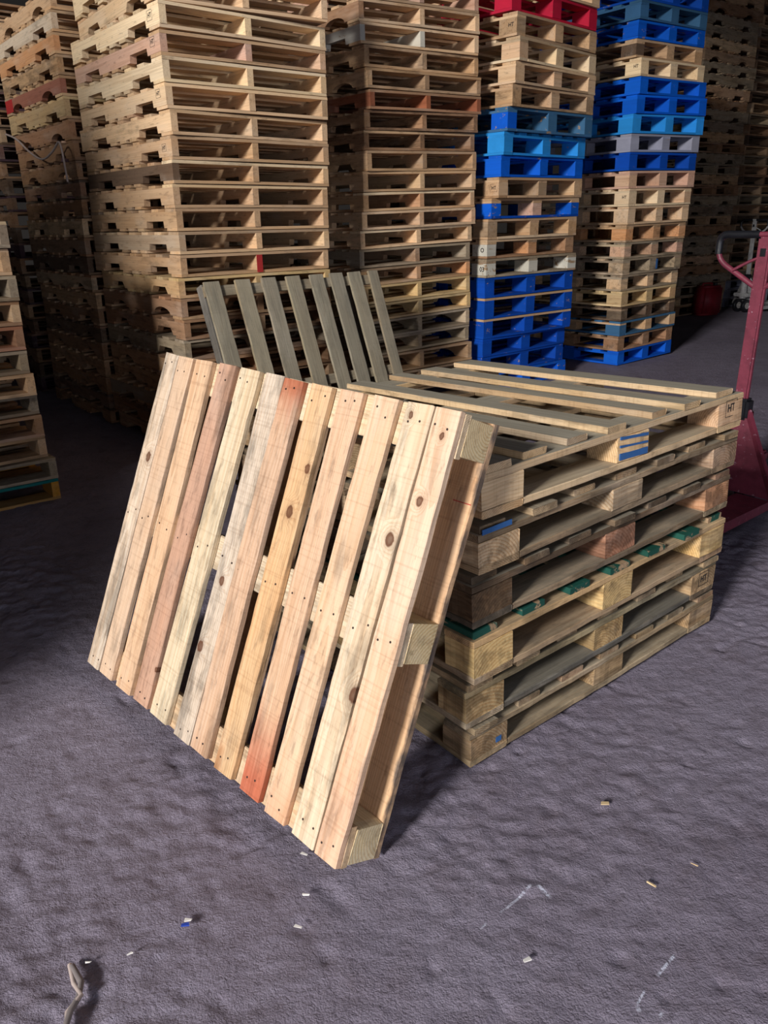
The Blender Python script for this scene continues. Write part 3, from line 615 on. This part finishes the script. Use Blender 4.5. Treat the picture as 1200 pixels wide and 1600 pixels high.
bm = bmesh.new()
for (x, y) in nm: bmesh.ops.create_cone(bm, cap_ends=True, segments=7, radius1=.0028, radius2=.0028, depth=.001, matrix=Matrix.Translation((x, y, LTk+.0003)))
me = bpy.data.meshes.new('nail_heads'); bm.to_mesh(me); bm.free(); link('nail_heads', me, M_NAIL, lean, kind='stuff')
BZ = LTk-.0185-.009
for y, c in ((.948, srgb(216, 196, 166)), (.5, srgb(206, 190, 165)), (.045, srgb(206, 180, 148))):
    put('cross_bearer', board(LWd-.006, .095, .018, True, int(y*10)), M_WOOD, lean, (LWd/2, y, BZ), 0, c, .5)
hb = LTk-.0185-.018-.020
for x, n_ in ((LWd-.068, 'r'), (LWd/2, 'm'), (.07, 'l')):
    for y, w in ((.948, .080), (.502, .092), (.043, .084)):
        put('block', board(.132, w, hb, True, int(y*10)), M_BLOCK, lean, (x, y, .020+hb/2), 0, jig(srgb(208, 190, 152), .05), .25)
M_SMEAR = wood_material('pine_plank', stains=[(-.9, -.8, -.054, -.068, (.14, .18, .28), .95)])
for x in (LWd-.066, LWd/2, .066):
    put('bottom_board', board(LLn, .128, .020, True, int(x*9)), M_SMEAR if x > 1 else M_WOOD, lean, (x, LLn/2, .010), pi/2, jig(srgb(212, 176, 140), .04), .3)
patch('red_line', lean, (LWd-.03, .815, .0206), (.05, .002, .001), M_REDINK)

# ---- grey pallet leaning on the tall stack
gr = thing('pallet', 'weathered grey slatted pallet leaning against the tall stack behind the front stack', 'pallet')
bd, bn = yawdir(radians(39.1)); tl = math.atan(.40)
upg = V((0, 0, cos(tl))) + bn*sin(tl); nng = V((0, 0, sin(tl))) - bn*cos(tl)
foot = V((-1.09, 4.45, 0)) + bd*.07 - bn*.50
gr.location = foot - nng*.098 + V((0, 0, .098*sin(tl)*1.0)); gr.rotation_euler = Matrix(((bd.x, upg.x, nng.x), (bd.y, upg.y, nng.y), (bd.z, upg.z, nng.z))).to_euler()
GT, GL, GW = .10, 1.075, 1.235
gx = [.05, .243, .415, .583, .758, .906, 1.05, 1.195]
for i, x in enumerate(gx):
    o = put('deck_board', board(GL, .098 if i < 7 else .078, .017, True, i), M_WOOD, gr, (x, GL/2, GT-.0085), pi/2+R.uniform(-.006, .006), jig(srgb(150, 142, 122), .12), .5, .45)
for y in (GL-.05, GL*.5-.1): put('cross_rail', board(GW, .06, .017, True, 3), M_WOOD, gr, (GW/2, y, GT-.017-.0085), 0, srgb(140, 128, 106), .5, .3)
put('cross_rail', board(GW, .06, .017, True, 4), M_WOOD, gr, (GW/2, .05, GT-.0255), 0, srgb(140, 128, 106), .5, .3)
for x in (.012, 1.04, GW/2): put('side_rail', board(GL-.01, .034, .066, True, 5), M_WOOD, gr, (x+.005, GL/2, .033), 0, srgb(104, 102, 98), .6, 0, rot=(0, 0, pi/2)) 

# ---- pallet jacks
def pallet_jack(label, loc, yaw, m_body, m_grip, group=None, lean_h=0.0, sc=1.0):
    t = thing('pallet_jack', label, 'pallet jack', loc, (0, 0, yaw), group)
    for s in (-1, 1):
        prof = [(0, .045), (0, .088), (1.0, .088), (1.12, .06), (1.12, .045), (1.0, .035)]
        f = link('fork', prism(prof, .16, 'fork'), m_body, t, (0, s*.17, 0))
        w = box(.001, .001, .001); 
        bm = bmesh.new(); bmesh.ops.create_cone(bm, cap_ends=True, segments=18, radius1=.035, radius2=.035, depth=.07, matrix=Matrix.Rotation(pi/2, 4, 'X')); me = bpy.data.meshes.new('roller'); bm.to_mesh(me); bm.free()
        link('load_roller', me, M_BLACK, f, (.93, 0, .0355))
        # flange along the sloping side of the front frame
        a, b = V((-.02, s*.25, .09)), V((-.10, s*.035, .46)); d = b-a
        o = link('frame_flange', box(.045, .02, d.length, .003), m_body, t, (a+b)/2, d.to_track_quat('Z', 'X').to_euler())
    tri = [(-.25, .088), (.25, .088), (.05, .46), (-.05, .46)]
    fr = prism(tri, .012, 'front_frame')
    o = link('front_frame', fr, m_body, t, (-.02, 0, 0), (0, 0, 0)); 
    ang = math.atan2(.08, .37)
    o.rotation_euler = (Matrix.Rotation(-ang*0, 3, 'X') @ Matrix.Rotation(pi/2, 3, 'Z')).to_euler()
    for v in fr.vertices: v.co.y += (v.co.z-.088)*.21
    # chassis behind the frame, pump, steering wheels
    link('chassis', box(.16, .24, .05, .01), m_body, t, (-.13, 0, .24))
    bm = bmesh.new(); bmesh.ops.create_cone(bm, cap_ends=True, segments=24, radius1=.05, radius2=.042, depth=.26); bmesh.ops.bevel(bm, geom=[e_ for e_ in bm.edges if e_.calc_face_angle(0) > 1], offset=.006, segments=2, affect='EDGES'); me = bpy.data.meshes.new('pump'); bm.to_mesh(me); bm.free()
    link('pump', me, m_body, t, (-.15, 0, .32))
    for s in (-1, 1):
        bm = bmesh.new(); bmesh.ops.create_cone(bm, cap_ends=True, segments=28, radius1=.09, radius2=.09, depth=.05, matrix=Matrix.Rotation(pi/2, 4, 'X')); bmesh.ops.bevel(bm, geom=[e_ for e_ in bm.edges if e_.calc_face_angle(0) > 1], offset=.01, segments=3, affect='EDGES'); me = bpy.data.meshes.new('wheel'); bm.to_mesh(me); bm.free()
        w = link('steering_wheel', me, M_BLACK, t, (-.15, s*.07, .09))
        bm = bmesh.new(); bmesh.ops.create_cone(bm, cap_ends=True, segments=20, radius1=.045, radius2=.045, depth=.056, matrix=Matrix.Rotation(pi/2, 4, 'X')); me = bpy.data.meshes.new('hub'); bm.to_mesh(me); bm.free(); link('hub', me, M_STEEL, w)
    link('axle', tube([(-.15, -.1, .09), (-.15, .1, .09)], .012), M_STEEL, t)
    piv, top = V((-.10, 0, .40)), V((-.115+lean_h, 0, 1.235)); d = top-piv
    link('handle_bar', box(.028, .062, d.length, .008), m_body, t, (piv+top)/2, d.to_track_quat('Z', 'Y').to_euler() if False else (0, math.atan2(d.x, d.z), 0))
    link('pivot_bracket', box(.07, .10, .10, .012), M_BLACK, t, (-.10, 0, .47))
    hx = top.x
    for s in (-1, 1):
        pts = rounded([(hx, s*.0, 1.245), (hx, s*.215, 1.245), (hx, s*.215, 1.135), (hx, s*.02, 1.02)], .085, 8)
        link('handle_loop', tube(pts, .0125, res=12), m_body, t)
        gp = rounded([(hx, s*.03, 1.245), (hx, s*.215, 1.245), (hx, s*.215, 1.16)], .085, 8)
        link('grip', tube(gp, .017, res=12), m_grip, t)
    link('release_lever', tube(rounded([(hx, .015, 1.16), (hx+.01, -.06, 1.13), (hx+.015, -.13, 1.09)], .03), .007), m_body, t)
    link('lever_pivot', box(.036, .04, .05, .008), M_BLACK, t, (hx, 0, 1.17))
    return t
ja = radians(219)
jc = V((1.781, 3.325, 0)) + V((-sin(radians(39)), cos(radians(39)), 0))*.25
pallet_jack('red pallet jack with worn paint standing behind the right end of the front stack', (jc.x, jc.y, 0), ja, M_RED, M_BLACK)
pallet_jack('grey pallet jack parked far back beside the red can', (5.36, 11.50, 0), radians(28), M_GREY, M_BLACK)

# ---- red can on the floor
can = thing('jerrycan', 'dark red plastic can on the floor at the foot of the dim stack', 'can', (4.60, 11.15, 0), (0, 0, radians(20)))
bm = bmesh.new(); bmesh.ops.create_cube(bm, size=1); bmesh.ops.scale(bm, vec=(.36, .22, .40), verts=bm.verts); bmesh.ops.translate(bm, vec=(0, 0, .20), verts=bm.verts)
for v in bm.verts:
    if v.co.z > .3 and v.co.x < 0: v.co.x += .03; 
bmesh.ops.bevel(bm, geom=list(bm.edges), offset=.03, segments=4, affect='EDGES'); me = bpy.data.meshes.new('can'); bm.to_mesh(me); bm.free(); me.polygons.foreach_set('use_smooth', [True]*len(me.polygons))
link('body', me, M_DARKRED, can)
link('grip', tube(rounded([(-.10, 0, .395), (-.10, 0, .43), (.06, 0, .43), (.06, 0, .395)], .02), .013), M_DARKRED, can)
bm = bmesh.new(); bmesh.ops.create_cone(bm, cap_ends=True, segments=20, radius1=.03, radius2=.03, depth=.035); me = bpy.data.meshes.new('cap'); bm.to_mesh(me); bm.free(); link('cap', me, M_BLACK, can, (.12, 0, .415))

# ---- loose strap hanging on the shaded stack
yA, BA = STACKS['A']; ad, an = yawdir(yA); a0 = V((-1.93, 5.372, 0)) - ad*.03
sp = [a0+an*1.25+V((0, 0, 1.98)), a0+an*1.0+V((0, 0, 1.93)), a0+an*.78+V((0, 0, 1.83)), a0+an*.5+V((0, 0, 1.75)), a0+an*.25+V((0, 0, 1.80)), a0+an*.12+V((0, 0, 1.85)), a0+an*.06-ad*.01+V((0, 0, 1.80)), a0+an*.04-ad*.01+V((0, 0, 1.60))]
me = tube(rounded(sp, .2, 6), .007); tag(link('strap', me, M_STRAP), 'loose plastic strap sagging across the shaded left stack', 'strap')

# ---- litter on the floor
D = {'chip': (-0.42, 1.167), 'w1': (-0.589, 1.086), 'w2': (-0.19, 1.157), 'w3': (-0.195, 1.348), 'w4': (0.554, 1.248), 'w5': (0.521, 1.489), 'w6': (-0.181, 1.236), 'w8': (0.257, 1.073), 'w9': (-0.514, 1.103), 'w10': (0.664, 1.296), 's0': (-0.617, 1.078), 's1': (-0.585, 1.04), 's2': (-0.58, 1.012), 's3': (-0.583, 0.984), 's4': (-0.582, 0.938)}
me = tube([(*D['s0'], .004), (*D['s1'], .009), (*D['s2'], .006), (*D['s3'], .011), (*D['s4'], .006)], .006, res=8)
st = link('rope_scrap', me, plain('dirty_string', srgb(120, 112, 112), .9)); tag(st, 'frayed grey scrap of twine lying on the floor at the bottom left corner', 'twine')
st2 = link('strand', tube([(D['s0'][0]-.006, D['s0'][1]+.004, .003), (D['s1'][0]-.014, D['s1'][1], .006), (D['s2'][0]+.006, D['s2'][1], .012), (D['s3'][0]-.008, D['s3'][1], .005), (D['s4'][0]+.008, D['s4'][1], .005)], .0045, res=8), M_STRAP, st)
def bit(key, L, W, ang, mat, label, name='plastic_scrap', cat='litter'):
    o = link(name, board(L, W, .0025, False, 3), mat, loc=(*D[key], .0035), rot=(0, .05, ang)); tag(o, label, cat); return o
bit('chip', .016, .008, .3, M_BLUEP, 'tiny blue plastic scrap on the floor in the lower left')
D['chipw'] = (D['chip'][0]+.003, D['chip'][1]+.012); bit('chipw', .014, .005, .1, M_WHITE, 'white bit lying against the tiny blue scrap on the floor')
bit('w1', .011, .004, 0, M_WHITE, 'small white bit beside the grey twine scrap')
bit('w2', .016, .004, -.3, M_WHITE, 'white sliver on the floor below the leaning pallet, nearest the picture bottom')
bit('w3', .016, .0035, -.4, M_WHITE, 'white sliver close to the lowest corner of the leaning pallet')
bit('w6', .014, .004, .0, M_WHITE, 'white sliver between the leaning pallet corner and the nearest sliver')
P_SPL = plain('splinter_wood', srgb(205, 180, 140), .8)
bit('w4', .020, .004, -.7, P_SPL, 'pale wood splinter in a small pit at the lower right', 'wood_splinter', 'splinter')
bit('w5', .018, .010, -.2, P_SPL, 'brown wood chip on the floor right of the leaning pallet', 'wood_chip', 'chip')
bit('w10', .014, .003, -.5, P_SPL, 'thin splinter above the splinter in the pit', 'wood_splinter', 'splinter')
bit('w8', .016, .008, .5, M_WHITE, 'crumpled white scrap on the floor at the bottom centre')
bit('w9', .010, .004, .9, M_WHITE, 'white fleck right of the grey twine scrap')

bpy.context.view_layer.update()
